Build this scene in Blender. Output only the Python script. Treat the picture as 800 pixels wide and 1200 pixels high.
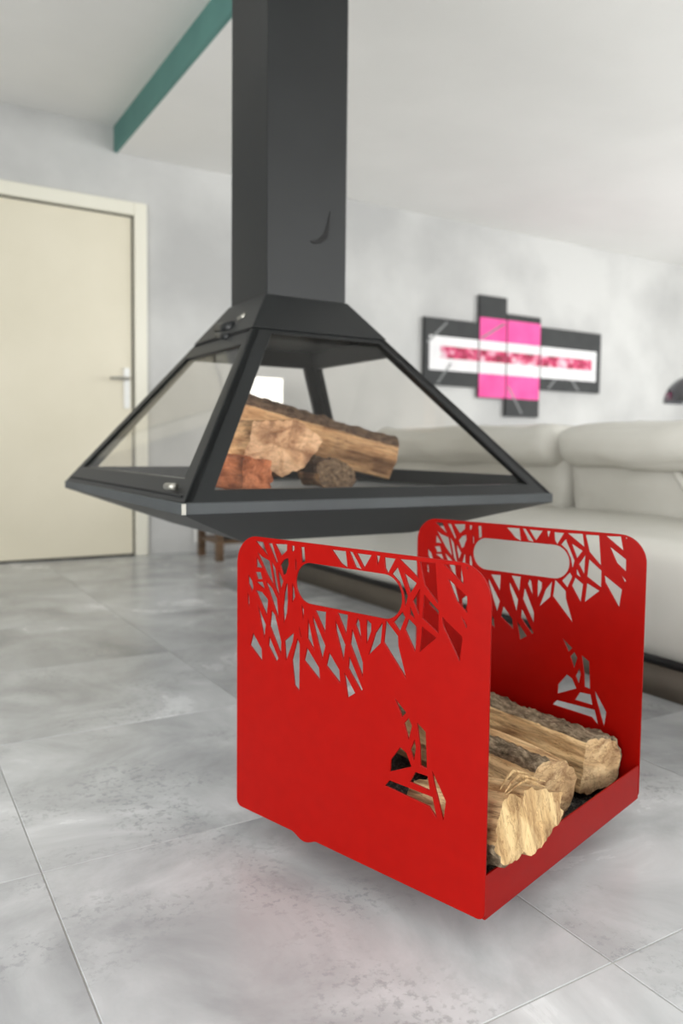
import bpy, bmesh, math, random
from mathutils import Vector, Matrix, noise

for _o in list(bpy.data.objects):
    bpy.data.objects.remove(_o)
scene = bpy.context.scene
COL = scene.collection
PI = math.pi

# ------------------------------------------------------------ camera
F_PX, YAW, PITCH, ROLL, CAM_H = 928.74, 0.546509, 0.0618264, 0.0116326, 0.663
fw = Vector((math.sin(YAW) * math.cos(PITCH), math.cos(YAW) * math.cos(PITCH), -math.sin(PITCH)))
r0 = Vector((math.cos(YAW), -math.sin(YAW), 0)); u0 = r0.cross(fw)
rt = math.cos(ROLL) * r0 + math.sin(ROLL) * u0
up = -math.sin(ROLL) * r0 + math.cos(ROLL) * u0
cam_data = bpy.data.cameras.new('camera')
cam = bpy.data.objects.new('camera', cam_data); COL.objects.link(cam)
cam.matrix_world = Matrix(((rt.x, up.x, -fw.x, 0), (rt.y, up.y, -fw.y, 0), (rt.z, up.z, -fw.z, CAM_H), (0, 0, 0, 1)))
cam_data.sensor_fit = 'VERTICAL'
cam_data.sensor_height = 36.0
cam_data.lens = F_PX / 1200 * 36
cam_data.shift_x = -15.375 / 1200
cam_data.shift_y = -17.534 / 1200
cam_data.clip_start = 0.02
cam_data.dof.use_dof = True
cam_data.dof.focus_distance = 1.12
cam_data.dof.aperture_fstop = 3.4
scene.camera = cam

# ------------------------------------------------------------ world, light, exposure
scene.view_settings.view_transform = 'Standard'
scene.view_settings.look = 'None'
scene.view_settings.exposure = 0.10
scene.view_settings.gamma = 1.0
scene.view_settings.use_curve_mapping = False
world = bpy.data.worlds.new('sky'); scene.world = world
world.use_nodes = True
bg = world.node_tree.nodes['Background']
bg.inputs[0].default_value = (0.86, 0.93, 1.0, 1)
bg.inputs[1].default_value = 1.0

# room shell extents (metres)
XL, XR, YN, YF = -2.4, 7.2, -3.0, 4.758
ZH, ZL, BEAM = 2.503, 2.358, 1.235


def daylight(name, loc, direction, w, h, power, color=(1.0, 0.995, 0.975)):
    l = bpy.data.lights.new(name, 'AREA'); l.shape = 'RECTANGLE'
    l.size = w; l.size_y = h; l.energy = power; l.color = color
    o = bpy.data.objects.new(name, l); COL.objects.link(o)
    o.location = loc
    o.rotation_euler = Vector(direction).to_track_quat('-Z', 'Y').to_euler()
    return o


# daylight that comes in through the three windows of the room
daylight('daylight_left', (XL - 0.06, -0.3, 1.0), (1, 0, 0), 3.6, 1.4, 145)
daylight('daylight_right', (XR + 0.06, 1.4, 1.3), (-1, 0, 0), 3.4, 2.0, 140, (1.0, 0.99, 0.96))
daylight('daylight_rear', (3.4, YN - 0.06, 1.3), (0, 1, 0), 4.4, 2.1, 105)


# ------------------------------------------------------------ materials
def mat(name, color=(0.5, 0.5, 0.5), rough=0.5, metal=0.0, spec=0.5, coat=0.0, sheen=0.0):
    m = bpy.data.materials.new(name); m.use_nodes = True
    b = m.node_tree.nodes['Principled BSDF']
    b.inputs['Base Color'].default_value = (*color, 1)
    b.inputs['Roughness'].default_value = rough
    b.inputs['Metallic'].default_value = metal
    b.inputs['Specular IOR Level'].default_value = spec
    b.inputs['Coat Weight'].default_value = coat
    b.inputs['Sheen Weight'].default_value = sheen
    return m, m.node_tree, b


def N(nt, kind, **kw):
    n = nt.nodes.new(kind)
    for k, v in kw.items():
        if k.startswith('i_'):
            n.inputs[k[2:].replace('_', ' ')].default_value = v
        else:
            setattr(n, k, v)
    return n


def coords(nt, which='Object', scale=(1, 1, 1)):
    t = N(nt, 'ShaderNodeTexCoord'); mp = N(nt, 'ShaderNodeMapping')
    mp.inputs['Scale'].default_value = scale
    nt.links.new(t.outputs[which], mp.inputs['Vector'])
    return mp


def ramp(nt, fac, stops):
    r = N(nt, 'ShaderNodeValToRGB')
    els = r.color_ramp.elements
    while len(els) < len(stops):
        els.new(0.5)
    for e, (p, c) in zip(els, stops):
        e.position = p
        e.color = (*c, 1) if len(c) == 3 else c
    nt.links.new(fac, r.inputs['Fac'])
    return r


def bump(nt, b, height, strength=0.2, dist=0.002):
    n = N(nt, 'ShaderNodeBump'); n.inputs['Strength'].default_value = strength
    n.inputs['Distance'].default_value = dist
    nt.links.new(height, n.inputs['Height']); nt.links.new(n.outputs['Normal'], b.inputs['Normal'])
    return n


def g(v):  # sRGB 0-255 to linear
    return tuple(((c / 255) / 12.92 if c / 255 < 0.04045 else ((c / 255 + 0.055) / 1.055) ** 2.4) for c in v)


def noise_mat(name, c1, c2, scale, rough=0.5, bs=0.1, bscale=None, detail=5, stretch=(1, 1, 1), lo=0.35, hi=0.65, metal=0.0, **kw):
    m, nt, b = mat(name, c1, rough, metal, **kw)
    mp = coords(nt, 'Object', stretch)
    n = N(nt, 'ShaderNodeTexNoise', i_Scale=scale, i_Detail=detail)
    nt.links.new(mp.outputs[0], n.inputs['Vector'])
    r = ramp(nt, n.outputs['Fac'], [(lo, c1), (hi, c2)])
    nt.links.new(r.outputs['Color'], b.inputs['Base Color'])
    n2 = N(nt, 'ShaderNodeTexNoise', i_Scale=bscale or scale * 4, i_Detail=4)
    nt.links.new(mp.outputs[0], n2.inputs['Vector'])
    if bs:
        bump(nt, b, n2.outputs['Fac'], bs)
    return m


M = {}
M['red'] = noise_mat('red_powder_coat', (0.265, 0.0026, 0.0012), (0.285, 0.003, 0.0014), 40, 0.32, 0.04, 900, spec=0.10)
M['steel'] = noise_mat('charcoal_steel', g((20, 22, 23)), g((25, 27, 28)), 6, 0.40, 0.05, 300, spec=0.4)
M['rim'] = noise_mat('rim_steel', g((58, 62, 64)), g((66, 70, 72)), 6, 0.4, 0.05, 300, spec=0.4)  # charcoal steel lightened, the rim's reflection put into its colour
M['plinth_brown'] = noise_mat('brown_plinth', g((84, 76, 66)), g((96, 87, 76)), 5, 0.6, 0.02)  # brown tone for the shade and floor reflection under the sofa
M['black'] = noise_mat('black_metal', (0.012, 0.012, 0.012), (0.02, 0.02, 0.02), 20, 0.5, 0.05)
M['gap'] = noise_mat('dark_gasket', (0.006, 0.006, 0.006), (0.01, 0.01, 0.01), 20, 0.8, 0.0)
M['chrome'] = mat('chrome', (0.7, 0.7, 0.7), 0.12, 1.0)[0]
M['brushed'] = noise_mat('brushed_handle', g((150, 148, 140)), g((170, 168, 160)), 20, 0.35, 0.02, metal=0.7)
M['plaster'] = noise_mat('grey_plaster', g((180, 180, 179)), g((204, 204, 202)), 1.6, 0.75, 0.15, 12, 6)
M['ceiling'] = noise_mat('ceiling_paint', g((236, 235, 232)), g((240, 239, 236)), 2, 0.9, 0.02, 60)
M['teal'] = noise_mat('teal_paint', g((84, 130, 124)), g((90, 138, 131)), 4, 0.7, 0.02)
M['door'] = noise_mat('cream_door_paint', g((222, 215, 194)), g((228, 221, 201)), 2, 0.55, 0.02)
M['doorframe'] = noise_mat('cream_frame_paint', g((231, 228, 213)), g((235, 232, 218)), 2, 0.5, 0.02)
M['leather'] = noise_mat('pale_grey_leather', g((202, 200, 192)), g((211, 209, 202)), 3, 0.5, 0.12, 90, spec=0.4)
M['white'] = noise_mat('white_plastic', g((238, 238, 234)), g((243, 243, 240)), 5, 0.4, 0.02)
M['canvas_black'] = noise_mat('black_canvas', g((42, 44, 45)), g((52, 54, 54)), 8, 0.7, 0.1, 200)
M['canvas_white'] = noise_mat('white_paint', g((232, 230, 232)), g((240, 240, 240)), 8, 0.7, 0.1, 200)
M['pink'] = noise_mat('pink_paint', g((238, 62, 150)), g((246, 84, 166)), 8, 0.6, 0.1, 200)
M['grey_line'] = noise_mat('grey_paint', g((120, 122, 122)), g((140, 142, 142)), 8, 0.7, 0.0)
M['brown_wood'] = noise_mat('dark_brown_wood', g((84, 66, 50)), g((112, 88, 66)), 6, 0.45, 0.1, stretch=(1, 1, 6))


def lettering():
    m, nt, b = mat('red_script', (0.5, 0.1, 0.2), 0.7)
    mp = coords(nt, 'Object', (1, 1, 1))
    n = N(nt, 'ShaderNodeTexNoise', i_Scale=14.0, i_Detail=4.0)
    nt.links.new(mp.outputs[0], n.inputs['Vector'])
    r = ramp(nt, n.outputs['Fac'], [(0.30, g((60, 40, 46))), (0.42, g((150, 36, 66))), (0.52, g((214, 60, 110))), (0.62, g((228, 170, 190))), (0.72, g((225, 225, 225)))])
    nt.links.new(r.outputs['Color'], b.inputs['Base Color'])
    return m


M['script'] = lettering()
M['dark_chrome'] = noise_mat('smoked_chrome', (0.16, 0.16, 0.17), (0.18, 0.18, 0.19), 5, 0.15, 0.0, metal=1.0)
M['lit_shade'], _nt, _b = mat('lit_lamp_shade', (0.9, 0.9, 0.88), 0.6)
_b.inputs['Emission Color'].default_value = (1, 0.98, 0.94, 1); _b.inputs['Emission Strength'].default_value = 1.2


def tile_material():
    m, nt, b = mat('concrete_look_tile', (0.4, 0.4, 0.4), 0.3, spec=0.35)
    L = nt.links
    geo = N(nt, 'ShaderNodeNewGeometry')
    info = N(nt, 'ShaderNodeObjectInfo')
    off = N(nt, 'ShaderNodeVectorMath', operation='SCALE'); off.inputs['Scale'].default_value = 37.0
    comb = N(nt, 'ShaderNodeCombineXYZ')
    for k in range(3):
        L.new(info.outputs['Random'], comb.inputs[k])
    L.new(comb.outputs[0], off.inputs[0])
    add = N(nt, 'ShaderNodeVectorMath', operation='ADD')
    L.new(geo.outputs['Position'], add.inputs[0]); L.new(off.outputs[0], add.inputs[1])
    n1 = N(nt, 'ShaderNodeTexNoise', i_Scale=3.2, i_Detail=8.0, i_Roughness=0.6, i_Distortion=0.6)
    L.new(add.outputs[0], n1.inputs['Vector'])
    r1 = ramp(nt, n1.outputs['Fac'], [(0.30, g((150, 152, 154))), (0.46, g((174, 176, 178))), (0.60, g((194, 196, 198))), (0.72, g((218, 220, 222)))])
    # worn, pitted patches
    n2 = N(nt, 'ShaderNodeTexNoise', i_Scale=70.0, i_Detail=6.0, i_Roughness=0.7)
    L.new(add.outputs[0], n2.inputs['Vector'])
    n3 = N(nt, 'ShaderNodeTexNoise', i_Scale=4.5, i_Detail=3.0)
    L.new(add.outputs[0], n3.inputs['Vector'])
    m3 = ramp(nt, n3.outputs['Fac'], [(0.48, (0, 0, 0)), (0.62, (1, 1, 1))])
    m2 = ramp(nt, n2.outputs['Fac'], [(0.52, (0, 0, 0)), (0.60, (1, 1, 1))])
    mul = N(nt, 'ShaderNodeMath', operation='MULTIPLY')
    L.new(m2.outputs['Color'], mul.inputs[0]); L.new(m3.outputs['Color'], mul.inputs[1])
    fac = N(nt, 'ShaderNodeMath', operation='MULTIPLY'); fac.inputs[1].default_value = 0.5
    L.new(mul.outputs[0], fac.inputs[0])
    mix = N(nt, 'ShaderNodeMix', data_type='RGBA')
    L.new(fac.outputs[0], mix.inputs['Factor']); L.new(r1.outputs['Color'], mix.inputs[6])
    mix.inputs[7].default_value = (*g((132, 135, 137)), 1)
    # tint per tile
    hv = N(nt, 'ShaderNodeHueSaturation'); hv.inputs['Saturation'].default_value = 0.9
    mr = N(nt, 'ShaderNodeMapRange'); mr.inputs['To Min'].default_value = 0.93; mr.inputs['To Max'].default_value = 1.05
    L.new(info.outputs['Random'], mr.inputs['Value']); L.new(mr.outputs[0], hv.inputs['Value'])
    L.new(mix.outputs[2], hv.inputs['Color']); L.new(hv.outputs[0], b.inputs['Base Color'])
    rr = N(nt, 'ShaderNodeMapRange'); rr.inputs['To Min'].default_value = 0.17; rr.inputs['To Max'].default_value = 0.33
    L.new(n1.outputs['Fac'], rr.inputs['Value']); L.new(rr.outputs[0], b.inputs['Roughness'])
    bump(nt, b, mul.outputs[0], 0.25, 0.0006)
    return m


M['tile'] = tile_material()
M['grout'] = noise_mat('pale_grout', g((160, 160, 157)), g((172, 172, 168)), 20, 0.85, 0.0)


def wood_material(name, tone, dark, stretch=(1.0, 9.0, 9.0)):
    """split wood; the grain runs along the axis that is stretched least"""
    m, nt, b = mat(name, tone, 0.8, spec=0.2)
    L = nt.links
    mp = coords(nt, 'Object', stretch)
    wide = coords(nt, 'Object', tuple(k * 0.22 if k > 2 else k * 0.7 for k in stretch))
    n1 = N(nt, 'ShaderNodeTexNoise', i_Scale=9.0, i_Detail=9.0, i_Roughness=0.68, i_Distortion=0.7)
    L.new(mp.outputs[0], n1.inputs['Vector'])
    r1 = ramp(nt, n1.outputs['Fac'], [(0.30, dark), (0.42, tuple(0.55 * t + 0.45 * d for t, d in zip(tone, dark))), (0.50, tone), (0.70, tuple(min(1, t * 1.25) for t in tone))])
    # broad grey-brown weathered streaks
    n2 = N(nt, 'ShaderNodeTexNoise', i_Scale=11.0, i_Detail=6.0, i_Distortion=0.8)
    L.new(wide.outputs[0], n2.inputs['Vector'])
    r2 = ramp(nt, n2.outputs['Fac'], [(0.34, (0.42, 0.34, 0.30)), (0.46, (0.78, 0.70, 0.64)), (0.56, (1, 1, 1))])
    # fine dark cracks along the grain
    n3 = N(nt, 'ShaderNodeTexNoise', i_Scale=16.0, i_Detail=3.0)
    L.new(mp.outputs[0], n3.inputs['Vector'])
    sb = N(nt, 'ShaderNodeMath', operation='SUBTRACT'); sb.inputs[1].default_value = 0.5
    ab = N(nt, 'ShaderNodeMath', operation='ABSOLUTE')
    L.new(n3.outputs['Fac'], sb.inputs[0]); L.new(sb.outputs[0], ab.inputs[0])
    r3 = ramp(nt, ab.outputs[0], [(0.0, (0.40, 0.30, 0.25)), (0.012, (0.8, 0.75, 0.7)), (0.03, (1, 1, 1))])
    mx = N(nt, 'ShaderNodeMix', data_type='RGBA', blend_type='MULTIPLY'); mx.inputs['Factor'].default_value = 0.9
    mx2 = N(nt, 'ShaderNodeMix', data_type='RGBA', blend_type='MULTIPLY'); mx2.inputs['Factor'].default_value = 0.7
    L.new(r1.outputs['Color'], mx.inputs[6]); L.new(r2.outputs['Color'], mx.inputs[7])
    L.new(mx.outputs[2], mx2.inputs[6]); L.new(r3.outputs['Color'], mx2.inputs[7])
    L.new(mx2.outputs[2], b.inputs['Base Color'])
    bump(nt, b, n1.outputs['Fac'], 0.9, 0.005)
    return m


def bark_material(name, c1, c2):
    m, nt, b = mat(name, c1, 0.9, spec=0.2)
    L = nt.links
    mp = coords(nt, 'Object', (1.0, 2.2, 2.2))
    n1 = N(nt, 'ShaderNodeTexNoise', i_Scale=55.0, i_Detail=7.0, i_Roughness=0.7)
    L.new(mp.outputs[0], n1.inputs['Vector'])
    r1 = ramp(nt, n1.outputs['Fac'], [(0.33, tuple(x * 0.35 for x in c1)), (0.47, c1), (0.60, c2), (0.72, tuple(min(1, x * 1.5) for x in c2))])
    L.new(r1.outputs['Color'], b.inputs['Base Color'])
    bump(nt, b, n1.outputs['Fac'], 1.0, 0.006)
    return m


M['wood'] = wood_material('split_oak', g((228, 196, 148)), g((128, 92, 66)))
M['endwood'] = wood_material('end_grain_oak', g((222, 192, 148)), g((150, 112, 82)), (6.0, 2.2, 5.0))
M['rawface'] = wood_material('torn_oak_face', g((226, 196, 146)), g((158, 120, 84)), (9.0, 9.0, 1.2))
M['bark_end'] = bark_material('weathered_log_end', g((104, 84, 66)), g((140, 116, 92)))
M['bark'] = bark_material('grey_bark', g((120, 104, 84)), g((160, 142, 118)))
M['wood_orange'] = wood_material('split_wood_orange', g((222, 178, 132)), g((140, 92, 62)))
M['wood_pale'] = wood_material('split_wood_pale', g((226, 184, 146)), g((160, 112, 82)), (6.0, 1.5, 4.0))
M['wood_red'] = wood_material('split_wood_red', g((205, 130, 92)), g((150, 84, 56)))
M['bark_brown'] = bark_material('brown_bark', g((96, 74, 58)), g((132, 108, 88)))


def mat_mat():
    m, nt, b = mat('black_tray_liner', (0.01, 0.01, 0.01), 0.6, spec=0.4)
    mp = coords(nt)
    v = N(nt, 'ShaderNodeTexVoronoi', i_Scale=320.0)
    nt.links.new(mp.outputs[0], v.inputs['Vector'])
    r = ramp(nt, v.outputs['Color'], [(0.62, (0.008, 0.008, 0.008)), (0.80, (0.12, 0.11, 0.09))])
    nt.links.new(r.outputs['Color'], b.inputs['Base Color'])
    bump(nt, b, v.outputs['Distance'], 1.0, 0.003)
    return m


M['liner'] = mat_mat()


def glass_material():
    m = bpy.data.materials.new('clear_glass'); m.use_nodes = True
    nt = m.node_tree; nt.nodes.clear()
    out = N(nt, 'ShaderNodeOutputMaterial'); mix = N(nt, 'ShaderNodeMixShader')
    tr = N(nt, 'ShaderNodeBsdfTransparent'); gl = N(nt, 'ShaderNodeBsdfGlossy')
    tr.inputs['Color'].default_value = (0.985, 0.98, 0.97, 1)
    gl.inputs['Roughness'].default_value = 0.03
    lw = N(nt, 'ShaderNodeLayerWeight'); pw = N(nt, 'ShaderNodeMath', operation='POWER'); pw.inputs[1].default_value = 4.0
    fr = N(nt, 'ShaderNodeMapRange'); fr.inputs['To Min'].default_value = 0.018; fr.inputs['To Max'].default_value = 0.5
    lw.inputs['Blend'].default_value = 0.5
    nt.links.new(lw.outputs['Facing'], pw.inputs[0]); nt.links.new(pw.outputs[0], fr.inputs['Value'])
    nt.links.new(fr.outputs[0], mix.inputs[0]); nt.links.new(tr.outputs[0], mix.inputs[1])
    nt.links.new(gl.outputs[0], mix.inputs[2]); nt.links.new(mix.outputs[0], out.inputs['Surface'])
    return m


M['glass'] = glass_material()


# ------------------------------------------------------------ builders
def empty(name, loc=(0, 0, 0), rz=0.0, label=None, cat=None, group=None):
    o = bpy.data.objects.new(name, None); COL.objects.link(o)
    o.location = loc; o.rotation_euler = (0, 0, rz); o.empty_display_size = 0.1
    tag(o, label, cat, group)
    return o


def tag(o, label=None, cat=None, group=None, kind=None):
    if label: o['label'] = label
    if cat: o['category'] = cat
    if group: o['group'] = group
    if kind: o['kind'] = kind
    return o


def obj(name, bm, m, parent=None, smooth=False, bevel=0.0, seg=2):
    me = bpy.data.meshes.new(name)
    bmesh.ops.recalc_face_normals(bm, faces=bm.faces)
    bm.to_mesh(me); bm.free()
    for x in (m if isinstance(m, (list, tuple)) else [m]):
        me.materials.append(x)
    if smooth:
        for p in me.polygons: p.use_smooth = True
    o = bpy.data.objects.new(name, me); COL.objects.link(o)
    if parent: o.parent = parent
    if bevel:
        b = o.modifiers.new('bevel', 'BEVEL'); b.width = bevel; b.segments = seg
        b.limit_method = 'ANGLE'; b.angle_limit = math.radians(40)
    return o


def struct(name, bm, m, parent=None, **kw):
    o = obj(name, bm, m, parent, **kw)
    if not parent: o['kind'] = 'structure'
    return o


def box(bm, x0, x1, y0, y1, z0, z1):
    r = bmesh.ops.create_cube(bm, size=1.0)
    for v in r['verts']:
        v.co = Vector(((x0 + x1) / 2 + v.co.x * (x1 - x0), (y0 + y1) / 2 + v.co.y * (y1 - y0), (z0 + z1) / 2 + v.co.z * (z1 - z0)))
    return r['verts']


def B(x0, x1, y0, y1, z0, z1):
    bm = bmesh.new(); box(bm, x0, x1, y0, y1, z0, z1); return bm


def prism(bm, bottom, top):
    """closed solid between two equal-length loops of 3D points"""
    a = [bm.verts.new(p) for p in bottom]; b = [bm.verts.new(p) for p in top]
    n = len(a)
    bm.faces.new(a[::-1]); bm.faces.new(b)
    for i in range(n):
        bm.faces.new((a[i], a[(i + 1) % n], b[(i + 1) % n], b[i]))


def tube(bm, pts, r, seg=12, caps=True):
    rings = []
    pts = [Vector(p) for p in pts]
    for i, p in enumerate(pts):
        d = (pts[min(i + 1, len(pts) - 1)] - pts[max(i - 1, 0)]).normalized()
        a = d.orthogonal().normalized() if i == 0 else (rings_a - d * rings_a.dot(d)).normalized()
        rings_a = a
        c = d.cross(a)
        rr = r[i] if isinstance(r, (list, tuple)) else r
        rings.append([bm.verts.new(p + (a * math.cos(t) + c * math.sin(t)) * rr) for t in [2 * PI * k / seg for k in range(seg)]])
    for i in range(len(rings) - 1):
        for k in range(seg):
            bm.faces.new((rings[i][k], rings[i][(k + 1) % seg], rings[i + 1][(k + 1) % seg], rings[i + 1][k]))
    if caps:
        bm.faces.new(rings[0][::-1]); bm.faces.new(rings[-1])


def rbox(x0, x1, y0, y1, z0, z1, r, n=10, puff=0.0, wob=0.0, seed=0):
    """upholstered box: rounded edges, puffed faces, slight unevenness"""
    bm = bmesh.new()
    c = Vector(((x0 + x1) / 2, (y0 + y1) / 2, (z0 + z1) / 2)); h = Vector(((x1 - x0) / 2, (y1 - y0) / 2, (z1 - z0) / 2))
    bmesh.ops.create_cube(bm, size=2.0)
    bmesh.ops.subdivide_edges(bm, edges=bm.edges, cuts=n * 2, use_grid_fill=True)
    for v in bm.verts:
        q = v.co.copy()
        # concentrate vertices near the edges
        q = Vector([math.sin(k * PI / 2) * 0.5 + k * 0.5 for k in q])
        p = Vector((q.x * h.x, q.y * h.y, q.z * h.z))
        inner = Vector([max(-h[k] + r, min(h[k] - r, p[k])) for k in range(3)])
        d = p - inner
        if d.length > 1e-6:
            d = d.normalized() * r
        fx = 1 - q.x ** 2; fy = 1 - q.y ** 2; fz = 1 - q.z ** 2
        out = inner + d
        out += Vector((q.x * fy * fz, q.y * fx * fz, q.z * fx * fy)) * puff
        if wob:
            out += noise.noise_vector((out + c) * 6 + Vector((seed, 0, 0))) * wob
            out += noise.noise_vector((out + c) * 16 + Vector((seed, 5, 0))) * wob * 0.35
        v.co = c + out
    return bm


# ------------------------------------------------------------ room shell
bm = bmesh.new(); box(bm, XL - 0.2, XR + 0.2, YN - 0.2, YF + 0.2, -0.10, -0.0012)
floor = struct('floor', bm, M['grout'])
TS, TX, TY, GAP = 0.5966, 0.21039, 1.26504, 0.0020
bm = bmesh.new(); hw = TS / 2 - GAP / 2
box(bm, -hw, hw, -hw, hw, -0.009, 0.0)
bmesh.ops.bevel(bm, geom=[e for e in bm.edges if all(abs(v.co.z) < 1e-6 for v in e.verts)], offset=0.0008, segments=1, affect='EDGES')
tile0 = None
for i in range(-5, 13):
    for j in range(-6, 6):
        x = TX + (i + 0.5) * TS; y = TY + (j + 0.5) * TS
        if x - hw < XL or x + hw > XR + 0.3 or y - hw < YN or y - hw > YF: continue
        if tile0 is None:
            tile0 = obj('tile', bm, M['tile'], floor); t = tile0
        else:
            t = tile0.copy(); COL.objects.link(t); t.parent = floor
        t.location = (x, y, 0)

W_T = 0.2
struct('wall_back', B(XL - W_T, XR + W_T, YF, YF + W_T, 0, ZH + 0.1), M['plaster'])


def wall_with_window(name, axis, pos, thick, a0, a1, w0, w1, z0, z1):
    bm = bmesh.new()
    p0, p1 = sorted((pos, pos + thick))
    def bb(u0, u1, zz0, zz1):
        if axis == 'x': box(bm, p0, p1, u0, u1, zz0, zz1)
        else: box(bm, u0, u1, p0, p1, zz0, zz1)
    bb(a0, w0, 0, ZH + 0.1); bb(w1, a1, 0, ZH + 0.1); bb(w0, w1, 0, z0); bb(w0, w1, z1, ZH + 0.1)
    return struct(name, bm, M['plaster'])


def window_frame(name, axis, pos, w0, w1, z0, z1, n):
    bm = bmesh.new(); t = 0.03; f = 0.06
    def bb(u0, u1, zz0, zz1):
        if axis == 'x': box(bm, pos - t, pos + t, u0, u1, zz0, zz1)
        else: box(bm, u0, u1, pos - t, pos + t, zz0, zz1)
    bb(w0, w1, z0, z0 + f); bb(w0, w1, z1 - f, z1)
    for k in range(n + 1):
        u = w0 + (w1 - w0 - f) * k / n
        bb(u, u + f, z0 + f, z1 - f)
    return struct(name, bm, M['white'])


wall_with_window('wall_left', 'x', XL, -W_T, YN, YF, -2.1, 1.5, 0.3, 1.7)
window_frame('window_1', 'x', XL - 0.12, -2.1, 1.5, 0.3, 1.7, 3)
wall_with_window('wall_right', 'x', XR, W_T, YN, YF, -0.3, 3.1, 0.3, 2.3)
window_frame('window_2', 'x', XR + 0.12, -0.3, 3.1, 0.3, 2.3, 3)
wall_with_window('wall_front', 'y', YN, -W_T, XL - W_T, XR + W_T, 1.2, 5.6, 0.25, 2.33)
window_frame('window_3', 'y', YN - 0.12, 1.2, 5.6, 0.25, 2.33, 4)
struct('ceiling', B(XL, BEAM, YN, YF, ZH, ZH + 0.1), M['ceiling'])
tag(struct('ceiling_lower', B(BEAM + 0.02, XR, YN, YF, ZL, ZH + 0.1), M['ceiling']))
struct('trim_1', B(BEAM, BEAM + 0.02, YN, YF, ZL - 0.001, ZH), M['teal'])

# door in the back wall
d = empty('door_1', (0.94, YF, 0)); d['kind'] = 'structure'
obj('door_leaf', B(-0.475, 0.39, -0.012, -0.0005, 0.012, 1.998), M['door'], d, bevel=0.003)
obj('door_gap', B(-0.48, 0.402, -0.003, -0.0003, 0.0, 2.008), M['gap'], d)
bm = bmesh.new()
box(bm, 0.402, 0.478, -0.035, -0.0005, 0, 2.085); box(bm, -0.556, -0.48, -0.035, -0.0005, 0, 2.085)
box(bm, -0.48, 0.402, -0.035, -0.0005, 2.008, 2.085)
obj('door_frame', bm, M['doorframe'], d, bevel=0.006)
pl = obj('handle_plate', rbox(0.338, 0.376, -0.022, -0.012, 0.88, 1.12, 0.004, 2), M['white'], d)
bm = bmesh.new()
tube(bm, [(0.357, -0.022, 1.055), (0.357, -0.06, 1.055), (0.34, -0.068, 1.055), (0.30, -0.068, 1.055), (0.25, -0.066, 1.052)], [0.009, 0.009, 0.010, 0.010, 0.008], 10)
obj('door_handle', bm, M['brushed'], d, smooth=True)
# double socket low on the wall beside the door
o = empty('wall_socket', (1.755, YF, 0.06), 0, 'small white socket plate low on the grey wall right of the door', 'socket')
obj('cover_plate', B(-0.04, 0.04, -0.012, -0.0004, 0, 0.14), M['white'], o, bevel=0.003)
for zz in (0.04, 0.10):
    bm = bmesh.new(); tube(bm, [(0, -0.0135, zz), (0, -0.011, zz)], 0.02, 20)
    obj('socket_insert', bm, M['doorframe'], o)

# ------------------------------------------------------------ red log holder
HX, HY, HA = 0.662986, 0.755880, 1.865015
HW, HD, HZ, HH, ST = 0.4951, 0.4996, 0.0525, 0.4637, 0.0028
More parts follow.
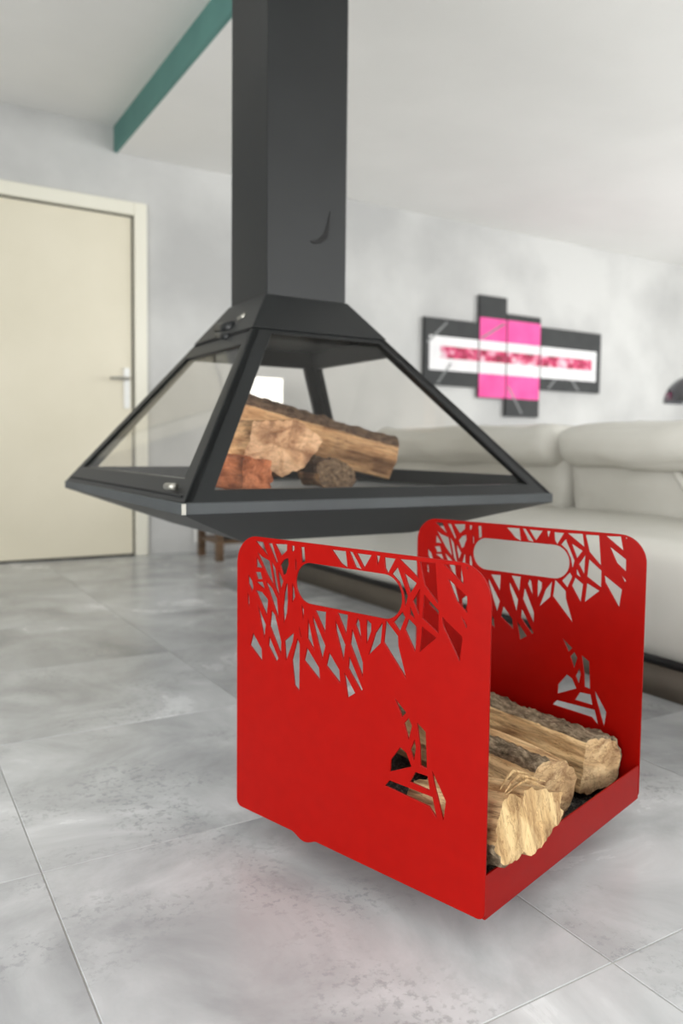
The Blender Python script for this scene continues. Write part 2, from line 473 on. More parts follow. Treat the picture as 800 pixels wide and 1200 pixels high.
# openings of the cut-out design, millimetres: distance from the panel's near edge, height above its lower edge
CUTS = [[(450.9,456.8),(430.9,457.0),(417.3,433.0)],
[(446.8,440.8),(433.1,433.0),(415.0,427.8),(408.6,402.8),(403.9,386.3),(421.3,404.5)],
[(447.7,432.3),(431.8,413.5),(447.6,413.3)],
[(419.3,456.2),(409.0,456.6),(395.9,429.0),(398.1,423.4)],
[(403.3,456.3),(374.4,458.3),(374.3,448.0),(387.5,437.6)],
[(412.7,430.7),(401.2,417.6),(397.9,402.5),(389.6,368.1),(401.7,386.6)],
[(395.8,417.9),(382.2,398.3),(388.8,382.1),(394.3,401.4)],
[(390.7,423.4),(381.9,433.5),(371.5,436.9),(370.1,427.1),(376.1,411.2),(382.8,407.4)],
[(364.5,457.3),(358.0,457.1),(357.3,451.1),(361.2,446.2),(364.5,448.9)],
[(356.8,440.6),(352.4,432.0),(352.3,421.5),(355.5,416.6)],
[(344.1,456.9),(335.7,457.6),(333.3,434.8),(341.7,431.7)],
[(468.2,400.6),(457.7,390.7),(454.1,379.9),(457.6,370.7),(467.4,384.7)],
[(469.7,371.5),(464.8,362.5),(463.0,343.5),(468.4,350.8)],
[(450.6,405.8),(436.4,407.4),(431.7,395.4),(444.6,393.8)],
[(448.9,390.1),(431.7,391.5),(424.6,379.0),(435.1,382.4)],
[(449.8,376.0),(432.7,374.8),(418.2,364.1),(420.8,335.5)],
[(425.9,396.1),(408.5,384.2),(397.0,368.6),(392.2,332.1)],
[(445.1,354.9),(423.5,322.4),(427.0,294.9)],
[(410.5,349.5),(401.3,341.5),(386.3,300.4),(387.0,278.5),(414.2,321.5)],
[(376.0,396.0),(372.7,396.4),(371.8,369.0),(373.4,348.8),(380.9,329.2),(383.4,355.0),(380.3,380.1)],
[(362.9,400.6),(357.4,389.2),(355.1,377.3),(363.0,364.8)],
[(415.5,306.1),(392.8,272.8),(397.3,264.9),(417.7,288.6)],
[(454.9,304.3),(433.3,281.1),(431.5,259.1),(462.7,281.5)],
[(379.6,303.1),(357.3,321.0),(359.8,305.0),(376.0,269.0)],
[(350.1,312.8),(344.2,304.7),(344.3,228.5),(355.8,236.0),(362.1,275.5)],
[(341.5,369.4),(335.6,358.9),(336.9,337.7),(340.9,358.2)],
[(346.7,335.4),(340.5,315.2),(342.6,314.8),(346.6,327.0)],
[(326.8,351.9),(323.6,339.1),(311.1,298.1),(328.0,315.9)],
[(316.8,355.1),(288.6,311.2),(295.5,287.8),(316.2,343.6)],
[(311.9,362.4),(288.1,363.5),(289.3,329.9)],
[(328.6,302.4),(301.7,275.0),(299.1,254.8),(334.7,280.3)],
[(281.1,303.5),(259.5,280.1),(257.0,258.8),(287.1,281.2)],
[(269.7,355.7),(248.0,320.0),(251.4,293.7),(267.9,338.3)],
[(265.4,365.7),(243.5,365.8),(246.2,334.6)],
[(235.2,347.6),(213.2,300.2),(212.8,276.7),(238.6,322.4)],
[(224.6,364.2),(220.4,358.6),(215.8,329.6),(229.0,353.3)],
[(207.1,364.6),(197.9,359.8),(198.1,348.2),(207.1,326.4),(208.4,354.3)],
[(176.6,366.2),(179.9,334.3),(203.6,311.4),(190.7,347.1)],
[(240.5,305.4),(212.6,260.2),(216.2,256.3),(242.3,285.9)],
[(250.8,280.2),(227.0,251.6),(242.7,240.9)],
[(278.6,459.0),(249.0,459.5),(244.7,433.7),(258.9,440.0)],
[(243.5,459.9),(235.6,459.3),(216.2,434.3),(229.5,437.0)],
[(228.7,458.6),(198.8,458.5),(213.1,437.7)],
[(191.3,459.1),(182.8,459.0),(187.7,443.6)],
[(176.2,457.8),(154.8,457.9),(168.9,434.3),(174.4,442.3)],
[(171.6,369.6),(148.7,349.9),(147.7,336.0),(132.2,290.6),(175.2,336.5)],
[(141.7,385.7),(136.4,378.0),(145.9,355.9),(157.8,367.9)],
[(161.9,435.4),(151.7,447.4),(132.6,408.1),(136.8,390.4),(141.7,412.2),(148.9,425.4)],
[(149.9,458.2),(118.3,459.1),(113.8,433.7)],
[(140.4,440.1),(117.4,427.9),(128.6,412.1)],
[(113.7,458.3),(86.8,458.9),(81.3,403.4),(104.9,426.9)],
[(124.5,402.9),(111.9,422.1),(113.1,383.5)],
[(129.3,396.8),(118.7,377.3),(128.9,383.0)],
[(105.3,414.5),(80.2,395.4),(80.0,364.3),(108.3,381.3)],
[(131.1,377.8),(114.6,366.8),(118.4,331.7),(137.4,361.1)],
[(108.0,370.3),(82.7,358.5),(111.5,333.2)],
[(74.7,458.8),(46.3,460.4),(40.8,434.4)],
[(67.1,441.2),(35.7,420.8),(35.0,397.9),(52.3,411.9)],
[(45.7,395.3),(34.5,383.3),(36.2,377.8)],
[(75.2,388.7),(41.2,366.5),(45.6,332.5),(73.4,375.9)],
[(38.9,459.2),(34.9,459.5),(36.3,454.1)],
[(154.2,262.0),(132.0,245.2),(139.8,236.0)],
[(128.0,239.4),(121.8,228.7),(127.3,206.3),(136.4,228.9)],
[(117.0,212.1),(114.2,199.2),(117.6,179.3),(124.5,194.3)],
[(114.2,236.5),(98.2,226.3),(95.0,175.2),(106.8,177.1),(108.3,202.8)],
[(142.1,193.9),(130.9,188.4),(121.4,170.9),(160.3,152.7),(159.5,170.9)],
[(115.3,165.9),(93.8,166.2),(89.4,146.7),(124.8,148.7)],
[(160.9,140.8),(85.0,139.7),(76.9,111.2),(90.9,124.3),(169.8,129.9)],
[(87.8,178.3),(62.8,140.5),(66.5,110.5),(84.2,161.7)]]
hold = empty('log_holder', (HX, HY, 0), HA, 'red powder-coated steel firewood holder with cut-out leaf pattern and handle slots', 'log holder')


def panel_curve():
    cu = bpy.data.curves.new('panel_outline', 'CURVE'); cu.dimensions = '2D'; cu.fill_mode = 'BOTH'
    cu.extrude = ST / 2 - 0.0005; cu.bevel_depth = 0.0005; cu.bevel_resolution = 1
    def add(pts):
        s = cu.splines.new('POLY'); s.points.add(len(pts) - 1); s.use_cyclic_u = True
        for p, q in zip(s.points, pts): p.co = (q[0], q[1], 0, 1)
    out = []
    def arc(cx, cy, r, a0, a1, n):
        for k in range(n + 1):
            a = math.radians(a0 + (a1 - a0) * k / n); out.append((cx + r * math.cos(a), cy + r * math.sin(a)))
    R, r = 0.048, 0.011
    arc(r, r, r, 180, 270, 6)
    # small half-round foot on the lower edge
    for k in range(13):
        t = k / 12; out.append((0.306 + 0.052 * t, -0.0085 * math.sin(PI * t) ** 1.3))
    arc(HW - r, r, r, 270, 360, 6); arc(HW - R, HH - R, R, 0, 90, 14); arc(R, HH - R, R, 90, 180, 14)
    add(out)
    sl = []
    cz, rr, u0_, u1_ = 0.402, 0.0322, 0.1425, 0.3545
    for k in range(19):
        a = math.radians(90 + 180 * k / 18); sl.append((u0_ + rr + rr * math.cos(a), cz + rr * math.sin(a)))
    for k in range(19):
        a = math.radians(-90 + 180 * k / 18); sl.append((u1_ - rr + rr * math.cos(a), cz + rr * math.sin(a)))
    add(sl)
    for c in CUTS: add([(x / 1000, y / 1000) for x, y in c])
    o = bpy.data.objects.new('tmp', cu); COL.objects.link(o)
    dg = bpy.context.evaluated_depsgraph_get()
    me = bpy.data.meshes.new_from_object(o.evaluated_get(dg))
    bpy.data.objects.remove(o); bpy.data.curves.remove(cu)
    # curve plane (x, y) -> holder (x, z)
    me.transform(Matrix(((1, 0, 0, 0), (0, 0, -1, 0), (0, 1, 0, 0), (0, 0, 0, 1))))
    me.name = 'side_panel'; me.materials.clear(); me.materials.append(M['red'])
    for p in me.polygons: p.use_smooth = False
    return me


pm = panel_curve()
for k, yy in enumerate((-ST / 2, -HD + ST / 2)):
    o = bpy.data.objects.new('side_panel', pm); COL.objects.link(o); o.parent = hold
    o.location = (0, yy, HZ)
    if k == 0: tag(o, 'near red panel with leaf openings, bird figure and handle slot')
    else: tag(o, 'far red panel with the same cut-out pattern')
bm = bmesh.new()
yi0, yi1 = -ST - 0.0004, -HD + ST + 0.0004
box(bm, 0.0003, HW - 0.0003, yi1, yi0, HZ + 0.0005, HZ + 0.003)
obj('tray_floor', bm, M['red'], hold)
for u in (0.0003, HW - 0.0028):
    bm = bmesh.new(); box(bm, u, u + 0.0025, yi1, yi0, HZ + 0.003, HZ + 0.060)
    obj('tray_lip', bm, M['red'], hold, bevel=0.0004)
bm = B(0.004, HW - 0.004, yi1 + 0.002, yi0 - 0.002, HZ + 0.0032, HZ + 0.0065)
tag(obj('tray_liner', bm, M['liner'], hold), 'black rough liner lying in the tray')
for u in (0.085, HW - 0.085):
    for v in (-0.10, -HD + 0.10):
        bm = bmesh.new()
        tube(bm, [(u, v - 0.009, 0.0185), (u, v + 0.009, 0.0185)], 0.0185, 24)
        ob = obj('caster', bm, M['black'], hold, smooth=False, bevel=0.002)
        bm = bmesh.new(); box(bm, u - 0.022, u + 0.022, v - 0.018, v + 0.018, HZ - 0.003, HZ + 0.0003)
        box(bm, u - 0.008, u + 0.008, v - 0.013, v - 0.0105, 0.012, HZ - 0.003); box(bm, u - 0.008, u + 0.008, v + 0.0105, v + 0.013, 0.012, HZ - 0.003)
        obj('caster_fork', bm, M['black'], ob)


# ------------------------------------------------------------ logs
def log(name, p0, p1, roll, section, label, cat='log', mats=('wood', 'bark', 'endwood'), seed=1, rough=0.004, cuts=(0, 0), group=None, n=60, slivers=()):
    """section: list of (angle deg, radius, is_bark); axis from p0 to p1 (world)"""
    p0, p1 = Vector(p0), Vector(p1)
    ax = (p1 - p0); Ln = ax.length; ax.normalize()
    side = ax.cross(Vector((0, 0, 1))).normalized(); upv = side.cross(ax)
    root = bpy.data.objects.new(name, None); COL.objects.link(root); root.empty_display_size = 0.1
    tag(root, label, cat, group)
    mw = Matrix((( ax.x, side.x, upv.x, p0.x), (ax.y, side.y, upv.y, p0.y), (ax.z, side.z, upv.z, p0.z), (0, 0, 0, 1)))
    root.matrix_world = mw
    # resample the section finely
    sec = []
    m_ = len(section); FINE = 72
    pts = [(math.radians(a + roll), r, b) for a, r, b in section]
    per = []
    for k in range(m_):
        a0, r0_, b0 = pts[k]; a1, r1_, _ = pts[(k + 1) % m_]
        q0 = Vector((r0_ * math.cos(a0), r0_ * math.sin(a0))); q1 = Vector((r1_ * math.cos(a1), r1_ * math.sin(a1)))
        cnt = max(3, int((q1 - q0).length / 0.0045))
        for s in range(cnt):
            t = s / cnt; q = q0.lerp(q1, t)
            if b0:  # bulge bark outwards like the round trunk
                q += q.normalized() * 0.16 * (q1 - q0).length * 4 * t * (1 - t)
            per.append((q, b0, min(t, 1 - t)))
    bw, bb = bmesh.new(), bmesh.new()
    rings = []
    for i in range(n + 1):
        s = i / n
        ring = []
        for q, isb, ed in per:
            x = Ln * s
            # ends cut slightly oblique
            if i == 0: x += cuts[0] * q.x
            if i == n: x += cuts[1] * q.x
            if 0 < i < n: x = x + (1 - s) * cuts[0] * q.x + s * cuts[1] * q.x
            dirn = q.normalized()
            k = noise.noise(Vector((x * 3.0, q.x * 34, q.y * 34)) + Vector((seed * 7, 0, 0))) * rough * 1.6
            k += noise.noise(Vector((x * 6.0, q.x * 110, q.y * 110)) + Vector((0, seed * 3, 0))) * rough * 1.0
            k -= max(0.0, noise.noise(Vector((x * 4.0, q.x * 60, q.y * 60)) + Vector((seed, 9, 0))) - 0.25) * rough * 2.5
            if isb: k += noise.noise(Vector((x * 22, q.x * 26, q.y * 26 + seed))) * 0.005
            bend = math.sin(s * 2.4 + seed) * 0.006
            taper = 1 + 0.06 * math.sin(s * 3 + seed * 1.7)
            p = q * taper + dirn * k
            ring.append(Vector((x, p.x + bend, p.y)))
        rings.append(ring)
    P = len(per)
    vs = [[bw.verts.new(v) for v in ring] for ring in rings]
    for i in range(n):
        for k in range(P):
            bw.faces.new((vs[i][k], vs[i][(k + 1) % P], vs[i + 1][(k + 1) % P], vs[i + 1][k]))
    obj('split_wood', bw, M[mats[0]], root, smooth=True)
    # end grain caps with their own ragged relief
    for ri, sg in ((0, -1), (n, 1)):
        be = bmesh.new()
        ring = rings[ri]; c = sum(ring, Vector()) / P
        prev = [be.verts.new(v) for v in ring]
        for f in (0.8, 0.6, 0.4, 0.2):
            cur = []
            for v in ring:
                w_ = c.lerp(v, f)
                w_.x += noise.noise(Vector((w_.y * 90, w_.z * 25, seed))) * 0.006 + sg * 0.001
                cur.append(be.verts.new(w_))
            for k in range(P): be.faces.new((prev[k], prev[(k + 1) % P], cur[(k + 1) % P], cur[k]))
            prev = cur
        be.faces.new(prev)
        obj('end_grain', be, M[mats[2]], root, smooth=True)
    # bark: a rugged shell over the bark stretches
    made = False
    for k in range(P):
        if not per[k][1]: continue
        k2 = (k + 1) % P
        if not made: shell = {}; made = True
        for i in range(n):
            quad = []
            for (ii, kk) in ((i, k), (i, k2), (i + 1, k2), (i + 1, k)):
                if (ii, kk) not in shell:
                    v = rings[ii][kk]; q = per[kk][0].normalized()
                    edge = 0 if not (per[kk][1] and per[(kk - 1) % P][1]) else 1
                    th = (0.0035 + 0.008 * max(0, noise.noise(v * 60 + Vector((seed, 0, 0)))) + 0.005 * noise.noise(v * 150)) * edge - (1 - edge) * 0.001
                    if ii in (0, n): th = min(th, 0.004)
                    shell[(ii, kk)] = bb.verts.new(v + Vector((0, q.x, q.y)) * th)
                quad.append(shell[(ii, kk)])
            bb.faces.new(quad)
        # close the ends
        for ii in (0, n):
            a_, b_ = shell[(ii, k)], shell[(ii, k2)]
            c_, d_ = bb.verts.new(rings[ii][k2]), bb.verts.new(rings[ii][k])
            bb.faces.new((a_, b_, c_, d_))
    if made:
        bmesh.ops.remove_doubles(bb, verts=bb.verts, dist=1e-5)
        obj('bark', bb, M[mats[1]], root, smooth=True)
    for a, b, c, wd in slivers:
        bs_ = bmesh.new()
        pts = [Vector(a), (Vector(a) + Vector(c)) / 2 + Vector((0, 0, wd)), Vector(c), (Vector(b) + Vector(c)) / 2, Vector(b)]
        tube(bs_, pts, [0.0006, wd, wd * 1.2, wd, 0.0005], 5)
        obj('splinter', bs_, M[mats[2]], root)
    return root


WV = Vector((math.cos(HA), math.sin(HA), 0)); DV = Vector((math.sin(HA), -math.cos(HA), 0)); HC = Vector((HX, HY, 0))


def hp(u, v, z):
    return HC + WV * u + DV * v + Vector((0, 0, z))


# section angles: 0 = towards the left of the log's axis, 90 = up
log('split_log', hp(0.045, 0.434, 0.123), hp(0.455, 0.447, 0.158), 0,
    [(130, 0.058, True), (80, 0.043, True), (30, 0.050, True), (-20, 0.050, True), (-60, 0.056, False), (-125, 0.070, False)],
    'long split log with grey bark along its top, beside the far red panel', seed=3, cuts=(-0.32, 0.1))
log('split_log', hp(0.052, 0.268, 0.113), hp(0.42, 0.340, 0.124), 0,
    [(165, 0.054, False), (130, 0.058, True), (95, 0.058, False), (60, 0.056, False), (20, 0.056, False), (-30, 0.050, False), (-80, 0.047, False), (-140, 0.050, False)],
    'middle split log with a rounded end, between the other two in the red holder', seed=8, cuts=(-0.1, 0.1))
log('split_log', hp(-0.010, 0.088, 0.163), hp(0.150, 0.110, 0.128), 0,
    [(190, 0.078, False), (140, 0.064, False), (75, 0.038, False), (8, 0.088, False), (-20, 0.072, False), (-55, 0.050, False), (-100, 0.052, False), (-140, 0.072, True)],
    'short chunky split log with a bright ragged end, resting on the red tray lip', seed=14, rough=0.007, cuts=(0.0, 0), slivers=[((-0.004, -0.045, 0.044), (0.0, 0.050, 0.036), (0.0, -0.005, 0.058), 0.0025), ((-0.003, -0.040, 0.042), (-0.002, 0.045, 0.030), (-0.004, 0.005, 0.050), 0.002), ((0.01, -0.035, 0.046), (0.012, 0.03, 0.05), (0.012, -0.002, 0.062), 0.0022)], mats=('wood', 'bark', 'rawface'))

# ------------------------------------------------------------ hanging fireplace
FX, FY = 1.022, 2.062
fire = empty('suspended_fireplace', (FX, FY, 0.43), 0, 'charcoal steel hanging fireplace with pyramid hood, glass sides and square flue', 'fireplace')
Z0 = -0.43
SX, SY, T = 0.5, 0.554, 0.1215
ZR, ZRB, ZT, ZB = 0.550, 0.526, 1.067, 0.43


def half(z):
    f = (z - ZR) / (ZT - ZR)
    return SX + (T - SX) * f, SY + (T - SY) * f


def fz(x, y, z): return Vector((x, y, z + Z0))


# underside and rim
bm = bmesh.new()
prism(bm, [fz(-0.25, -0.27, ZB), fz(0.25, -0.27, ZB), fz(0.25, 0.27, ZB), fz(-0.25, 0.27, ZB)],
      [fz(-SX, -SY, ZRB), fz(SX, -SY, ZRB), fz(SX, SY, ZRB), fz(-SX, SY, ZRB)])
obj('underside', bm, M['steel'], fire, bevel=0.003)
bm = bmesh.new(); e_ = 0.003
prism(bm, [fz(-SX - e_, -SY - e_, ZRB), fz(SX + e_, -SY - e_, ZRB), fz(SX + e_, SY + e_, ZRB), fz(-SX - e_, SY + e_, ZRB)],
      [fz(-SX - e_, -SY - e_, ZR), fz(SX + e_, -SY - e_, ZR), fz(SX + e_, SY + e_, ZR), fz(-SX - e_, SY + e_, ZR)])
tag(obj('hearth_rim', bm, M['rim'], fire, bevel=0.002), 'lighter grey steel rim')
obj('corner_edge', B(-SX - 0.005, -SX + 0.004, -SY - 0.005, -SY - 0.0032, ZRB + Z0 + 0.001, ZR + Z0 - 0.001), M['brushed'], fire)  # bright strip built in as the highlight on the rim corner
# solid hood cap between flue and windows
ZC = 0.962
bm = bmesh.new()
hx, hy = half(ZC)
hx += .004; hy += .004
prism(bm, [fz(-hx, -hy, ZC), fz(hx, -hy, ZC), fz(hx, hy, ZC), fz(-hx, hy, ZC)], [fz(-T - .004, -T - .004, ZT), fz(T + .004, -T - .004, ZT), fz(T + .004, T + .004, ZT), fz(-T - .004, T + .004, ZT)])
obj('hood_cap', bm, M['steel'], fire, bevel=0.003)
# flue
bm = B(-T, T, -T, T, ZT + Z0 - 0.01, ZH + Z0 - 0.001)
obj('flue', bm, M['steel'], fire, bevel=0.003)
bm = bmesh.new()
y_ = -T - 0.0015
pts = [(0.068, 0.882), (0.061, 0.85), (0.050, 0.817), (0.030, 0.800), (0.006, 0.793), (0.022, 0.787), (0.042, 0.792), (0.060, 0.806), (0.066, 0.835)]
prism(bm, [(x, y_ + 0.0014, z) for x, z in pts], [(x, y_ - 0.001, z) for x, z in pts])
obj('flue_emblem', bm, M['gap'], fire)


def face_frame(idx):
    """one sloping side: idx 0 front, 1 right, 2 back, 3 left -> frame ring, pane, gasket"""
    def P3(s, z, dep=0.0):
        hx, hy = half(z)
        a, b = (hx, hy) if idx in (0, 2) else (hy, hx)
        # s in -1..1 across the face ; inward offset dep
        x, y = s * a, -(b - dep)
        ang = idx * PI / 2
        c, sn = round(math.cos(ang)), round(math.sin(ang))
        return Vector((x * c - y * sn, x * sn + y * c, z + Z0))
    def Pw(off, z, side, dep):  # at distance off from the corner edge
        hx, hy = half(z)
        a = hx if idx in (0, 2) else hy
        return P3(side * (a - off) / a, z, dep)
    zt_, zb_ = ZC, ZR
    t = 0.022
    st0, st1 = (0.056, 0.046) if idx == 0 else (0.052, 0.052)
    zo_b, zo_t = ZR + 0.024, ZC - 0.012
    if idx: zo_b = ZR + 0.045; zo_t = ZC - 0.045
    bm = bmesh.new()
    def ring(dep):
        outer = [Pw(0.0, zb_, -1, dep), Pw(0.0, zb_, 1, dep), Pw(0.0, zt_, 1, dep), Pw(0.0, zt_, -1, dep)]
        inner = [Pw(st0, zo_b, -1, dep), Pw(st1, zo_b, 1, dep), Pw(st1 * 0.75, zo_t, 1, dep), Pw(st0, zo_t, -1, dep)]
        return [bm.verts.new(p) for p in outer], [bm.verts.new(p) for p in inner]
    o1, i1 = ring(0.0); o2, i2 = ring(t)
    for k in range(4):
        j = (k + 1) % 4
        bm.faces.new((o1[k], o1[j], i1[j], i1[k])); bm.faces.new((o2[k], i2[k], i2[j], o2[j]))
        bm.faces.new((i1[k], i1[j], i2[j], i2[k])); bm.faces.new((o1[k], o2[k], o2[j], o1[j]))
    fr = obj('window_frame', bm, M['steel'], fire, bevel=0.002)
    # glass
    bm = bmesh.new(); dg_ = 0.006
    gl = [Pw(st0 - 0.008, zo_b - 0.008, -1, dg_), Pw(st1 - 0.008, zo_b - 0.008, 1, dg_), Pw(st1 * 0.75 - 0.006, zo_t + 0.006, 1, dg_), Pw(st0 - 0.008, zo_t + 0.006, -1, dg_)]
    gl2 = [Pw(st0 - 0.008, zo_b - 0.008, -1, dg_ + 0.004), Pw(st1 - 0.008, zo_b - 0.008, 1, dg_ + 0.004), Pw(st1 * 0.75 - 0.006, zo_t + 0.006, 1, dg_ + 0.004), Pw(st0 - 0.008, zo_t + 0.006, -1, dg_ + 0.004)]
    prism(bm, gl, gl2)
    obj('glass_pane', bm, M['glass'], fire)
    # dark gasket line round the opening on the outside
    if idx in (0, 3):
        if idx == 0:
            ls = [[Pw(st1 * 0.75, zo_t, 1, -0.0006), Pw(st1, zo_b, 1, -0.0006)], [Pw(st0, zo_t, -1, -0.0006), Pw(st1 * 0.75, zo_t, 1, -0.0006)]]
        else:
            ls = [[Pw(0.02, ZR + 0.012, -1, -0.0006), Pw(0.02, ZR + 0.012, 1, -0.0006)], [Pw(0.02, ZC - 0.006, -1, -0.0006), Pw(0.02, ZC - 0.006, 1, -0.0006)]]
        for l_ in ls:
            bm = bmesh.new(); tube(bm, l_, 0.0028, 6)
            obj('frame_seam', bm, M['gap'], fire)
    return Pw


for k in range(4): Pw = face_frame(k)
# left side is a door: hinge block at the top, latch at the bottom
bm = bmesh.new()
tube(bm, [(-0.178, -0.03, 0.556), (-0.170, 0.09, 0.566)], 0.017, 14)
obj('hinge', bm, M['steel'], fire, smooth=True)
bm = bmesh.new(); tube(bm, [(-0.203, -0.06, 0.525), (-0.190, 0.05, 0.540)], 0.011, 12)
obj('hinge', bm, M['steel'], fire, smooth=True)
bm = bmesh.new(); tube(bm, [(-0.168, -0.050, 0.574), (-0.160, -0.078, 0.584)], 0.009, 12)
obj('hinge_pin', bm, M['brushed'], fire, smooth=True)
bm = bmesh.new(); tube(bm, [(-0.497, -0.44, 0.148), (-0.490, -0.475, 0.149)], 0.008, 12)
obj('latch', bm, M['brushed'], fire, smooth=True)

# logs in the hearth
def fp(x, y, z): return Vector((FX + x, FY + y, z))


log('firewood_log', fp(0.335, -0.03, 0.634), fp(-0.15, 0.03, 0.742), 0,
    [(150, 0.07, True), (100, 0.066, True), (50, 0.06, False), (0, 0.065, False), (-60, 0.075, False), (-120, 0.078, False), (-170, 0.066, False)],
    'largest log behind the glass, lying across the others with dark bark on top', mats=('wood_orange', 'bark_brown', 'wood_orange'), seed=21, n=36)
log('firewood_log', fp(-0.180, -0.345, 0.662), fp(-0.20, -0.14, 0.672), 0,
    [(145, 0.100, False), (65, 0.070, False), (10, 0.108, False), (-40, 0.072, False), (-95, 0.066, False), (-170, 0.104, False)],
    'pale split log with a squared end, in front on top behind the glass', mats=('wood_orange', 'bark_brown', 'wood_pale'), seed=27, n=30)
log('firewood_log', fp(-0.290, -0.42, 0.602), fp(-0.26, -0.12, 0.606), 0,
    [(130, 0.05, False), (40, 0.05, False), (-40, 0.052, False), (-130, 0.052, False)],
    'reddish split log at the lower left behind the glass', mats=('wood_red', 'bark_brown', 'wood_red'), seed=33, n=30)
log('firewood_log', fp(-0.05, -0.36, 0.597), fp(0.02, -0.14, 0.597), 0,
    [(130, 0.040, True), (60, 0.036, True), (0, 0.045, True), (-50, 0.048, False), (-130, 0.048, False), (180, 0.044, True)],
    'dark log lying flat on the hearth underneath the pale split log', mats=('wood_orange', 'bark_brown', 'bark_end'), seed=39, n=30)

# ------------------------------------------------------------ sofa
sofa = empty('sofa', (2.2, 1.9, 0), 0, 'long pale grey leather sofa with headrest rolls, behind the red holder', 'sofa')
sx, sy = 2.2, 1.9
def S(bm, name, m='leather', parent=sofa):
    bmesh.ops.translate(bm, verts=bm.verts, vec=(-sx, -sy, 0))
    return obj(name, bm, M[m], parent, smooth=True)
S(rbox(1.75, 2.78, 0.30, 3.77, 0.112, 0.425, 0.06, 12, 0.004, 0.006, 1), 'seat_base')
for k, (y0, y1) in enumerate(((0.34, 1.0), (1.01, 2.335), (2.355, 3.72))):
    S(rbox(2.45, 2.78, y0, y1, 0.39, 0.66, 0.05, 10, 0.012, 0.016, 3 + k), 'back_cushion')
    S(rbox(2.34, 2.76, y0, y1, 0.60, 0.765, 0.075, 12, 0.010, 0.018, 9 + k), 'headrest')
bm = bmesh.new(); tube(bm, [(2.43, 1.82, 0.61), (2.43, 1.78, 0.56), (2.42, 1.71, 0.48), (2.41, 1.64, 0.425)], 0.017, 12)
S(bm, 'welt')
S(B(1.80, 2.7, 0.4, 3.70, 0.0, 0.084), 'plinth', 'plinth_brown')  # plinth set forward, brown painted in for shade and reflection below the sofa
S(B(1.805, 2.7, 0.405, 3.69, 0.0845, 0.125), 'shadow_gap', 'black')  # solid black strip put in as the dark under the seat

# ------------------------------------------------------------ wall art: four canvases
art = [('left', 3.455, 3.965, 1.135, 1.625), ('mleft', 3.97, 4.245, 1.06, 1.838), ('mright', 4.25, 4.605, 0.925, 1.720), ('right', 4.61, 5.305, 1.15, 1.65)]
labels = ['leftmost black canvas of the wall art, with a white band', 'tall canvas with pink blocks, second from left in the wall art',
          'lowest hanging canvas with pink blocks, third from left in the wall art', 'rightmost black canvas of the wall art, widest of the four']
for (nm, x0, x1, z0, z1), lb in zip(art, labels):
    xc = (x0 + x1) / 2
    c = empty('wall_canvas', (xc, YF - 0.001, z0), 0, lb, 'picture', 'four canvases of the wall art')
    o = obj('canvas', B(x0 - xc, x1 - xc, -0.03, 0, 0, z1 - z0), M['canvas_black'], c, bevel=0.003)
    def strip(name, m, a0, a1, b0, b1, dep):
        a0 = max(a0, x0 + 0.004); a1 = min(a1, x1 - 0.004)
        if a1 > a0: obj(name, B(a0 - xc, a1 - xc, -0.03 - dep, -0.0299, b0 - z0, b1 - z0), M[m], c)
    strip('white_band', 'canvas_white', 3.50, 5.25, 1.245, 1.495, 0.0008)
    strip('script_band', 'script', 3.60, 5.20, 1.335, 1.425, 0.0016)
    if nm in ('mleft', 'mright'):
        strip('pink_block', 'pink', x0, x1, 1.495, 1.670, 0.0010)
        strip('pink_block', 'pink', x0, x1, 1.065, 1.245, 0.0010)
    def line(xa, za, xb, zb):
        bm = bmesh.new(); dx, dz = xb - xa, zb - za; l = math.hypot(dx, dz); nx, nz = -dz / l * 0.008, dx / l * 0.008
        q = [(xa + nx, za + nz), (xb + nx, zb + nz), (xb - nx, zb - nz), (xa - nx, za - nz)]
        prism(bm, [(x - xc, -0.0299, z - z0) for x, z in q], [(x - xc, -0.0313, z - z0) for x, z in q])
        obj('painted_line', bm, M['grey_line'], c)
    if nm == 'left': line(3.48, 1.44, 3.66, 1.60); line(3.58, 1.15, 3.70, 1.30)
    if nm == 'mleft': line(3.99, 1.51, 4.22, 1.64)
    if nm == 'mright': line(4.27, 1.16, 4.42, 0.95)
    if nm == 'right': line(4.70, 1.16, 4.78, 1.24); line(4.97, 1.24, 5.05, 1.16)

# ------------------------------------------------------------ side cabinet and lamp beyond the fireplace
cab = empty('side_table', (1.93, 4.42, 0), 0, 'dark brown wooden side table by the back wall behind the fireplace', 'side table')
obj('table_top', B(-0.27, 0.25, -0.17, 0.2, 0.40, 0.43), M['brown_wood'], cab, bevel=0.004)
obj('lower_shelf', B(-0.24, 0.22, -0.14, 0.17, 0.10, 0.12), M['brown_wood'], cab)
for xx in (-0.25, 0.19):
    for yy in (-0.15, 0.14):
        obj('leg', B(xx, xx + 0.04, yy, yy + 0.04, 0, 0.40), M['brown_wood'], cab)
obj('back_panel', B(-0.21, 0.19, -0.10, -0.08, 0.12, 0.40), M['black'], cab)
lamp = empty('table_lamp', (2.03, 4.42, 0.43), 0, 'white square-shaded lamp on the wooden side table, seen through the fireplace glass', 'lamp')
obj('base', B(-0.06, 0.06, -0.06, 0.06, 0, 0.02), M['white'], lamp, bevel=0.003)
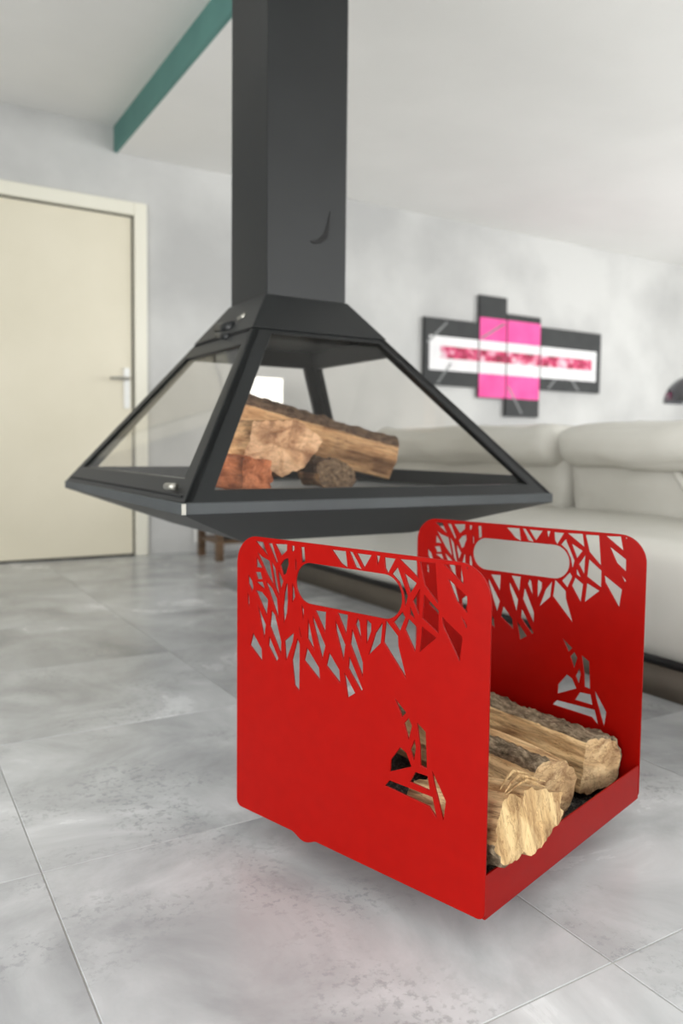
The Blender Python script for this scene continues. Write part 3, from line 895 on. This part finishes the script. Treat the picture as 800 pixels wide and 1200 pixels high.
bm = bmesh.new(); tube(bm, [(0, 0, 0.02), (0, 0, 0.60)], 0.012, 12); obj('stem', bm, M['white'], lamp, smooth=True)
obj('lamp_shade', B(-0.09, 0.09, -0.09, 0.09, 0.44, 0.645), M['lit_shade'], lamp, bevel=0.004)

# ------------------------------------------------------------ arc lamp at the right edge
arc = empty('arc_floor_lamp', (6.1, 3.5, 0), 0, 'chrome dome shade of an arc floor lamp at the right edge, behind the sofa', 'lamp')
bm = bmesh.new()
segs, rings_ = 40, 14
R_ = 0.19
cx_, cy_, cz_ = 4.85 - 6.1, 0.0, 1.0
vs = []
for i in range(rings_ + 1):
    a = PI / 2 * i / rings_ * 1.0
    rr = R_ * math.sin(a); z = cz_ + R_ * math.cos(a)
    vs.append([bm.verts.new((cx_ + rr * math.cos(2 * PI * k / segs), rr * math.sin(2 * PI * k / segs), z)) for k in range(segs)] if i else [bm.verts.new((cx_, 0, z))])
for i in range(rings_):
    for k in range(segs):
        if i == 0: bm.faces.new((vs[0][0], vs[1][k], vs[1][(k + 1) % segs]))
        else: bm.faces.new((vs[i][k], vs[i + 1][k], vs[i + 1][(k + 1) % segs], vs[i][(k + 1) % segs]))
sh = obj('dome_shade', bm, M['dark_chrome'], arc, smooth=True)
sm = sh.modifiers.new('solid', 'SOLIDIFY'); sm.thickness = 0.003
bm = bmesh.new(); bmesh.ops.create_uvsphere(bm, u_segments=20, v_segments=12, radius=0.06, matrix=Matrix.Translation((cx_, 0, cz_ + 0.03)))
obj('bulb', bm, M['white'], arc, smooth=True)
bm = bmesh.new(); tube(bm, [(cx_, 0, cz_ + R_), (cx_, 0, cz_ + R_ + 0.12)] + [(cx_ * math.cos(t) , 0, cz_ + R_ + 0.12 + 0.75 * math.sin(t)) for t in [PI / 2 * k / 14 for k in range(1, 14)]] + [(0, 0, 2.07), (0, 0, 0.05)], 0.012, 12)
obj('arc_pole', bm, M['chrome'], arc, smooth=True)
bm = bmesh.new(); tube(bm, [(0, 0, 0), (0, 0, 0.05)], 0.17, 32); obj('base', bm, M['white'], arc, bevel=0.004)
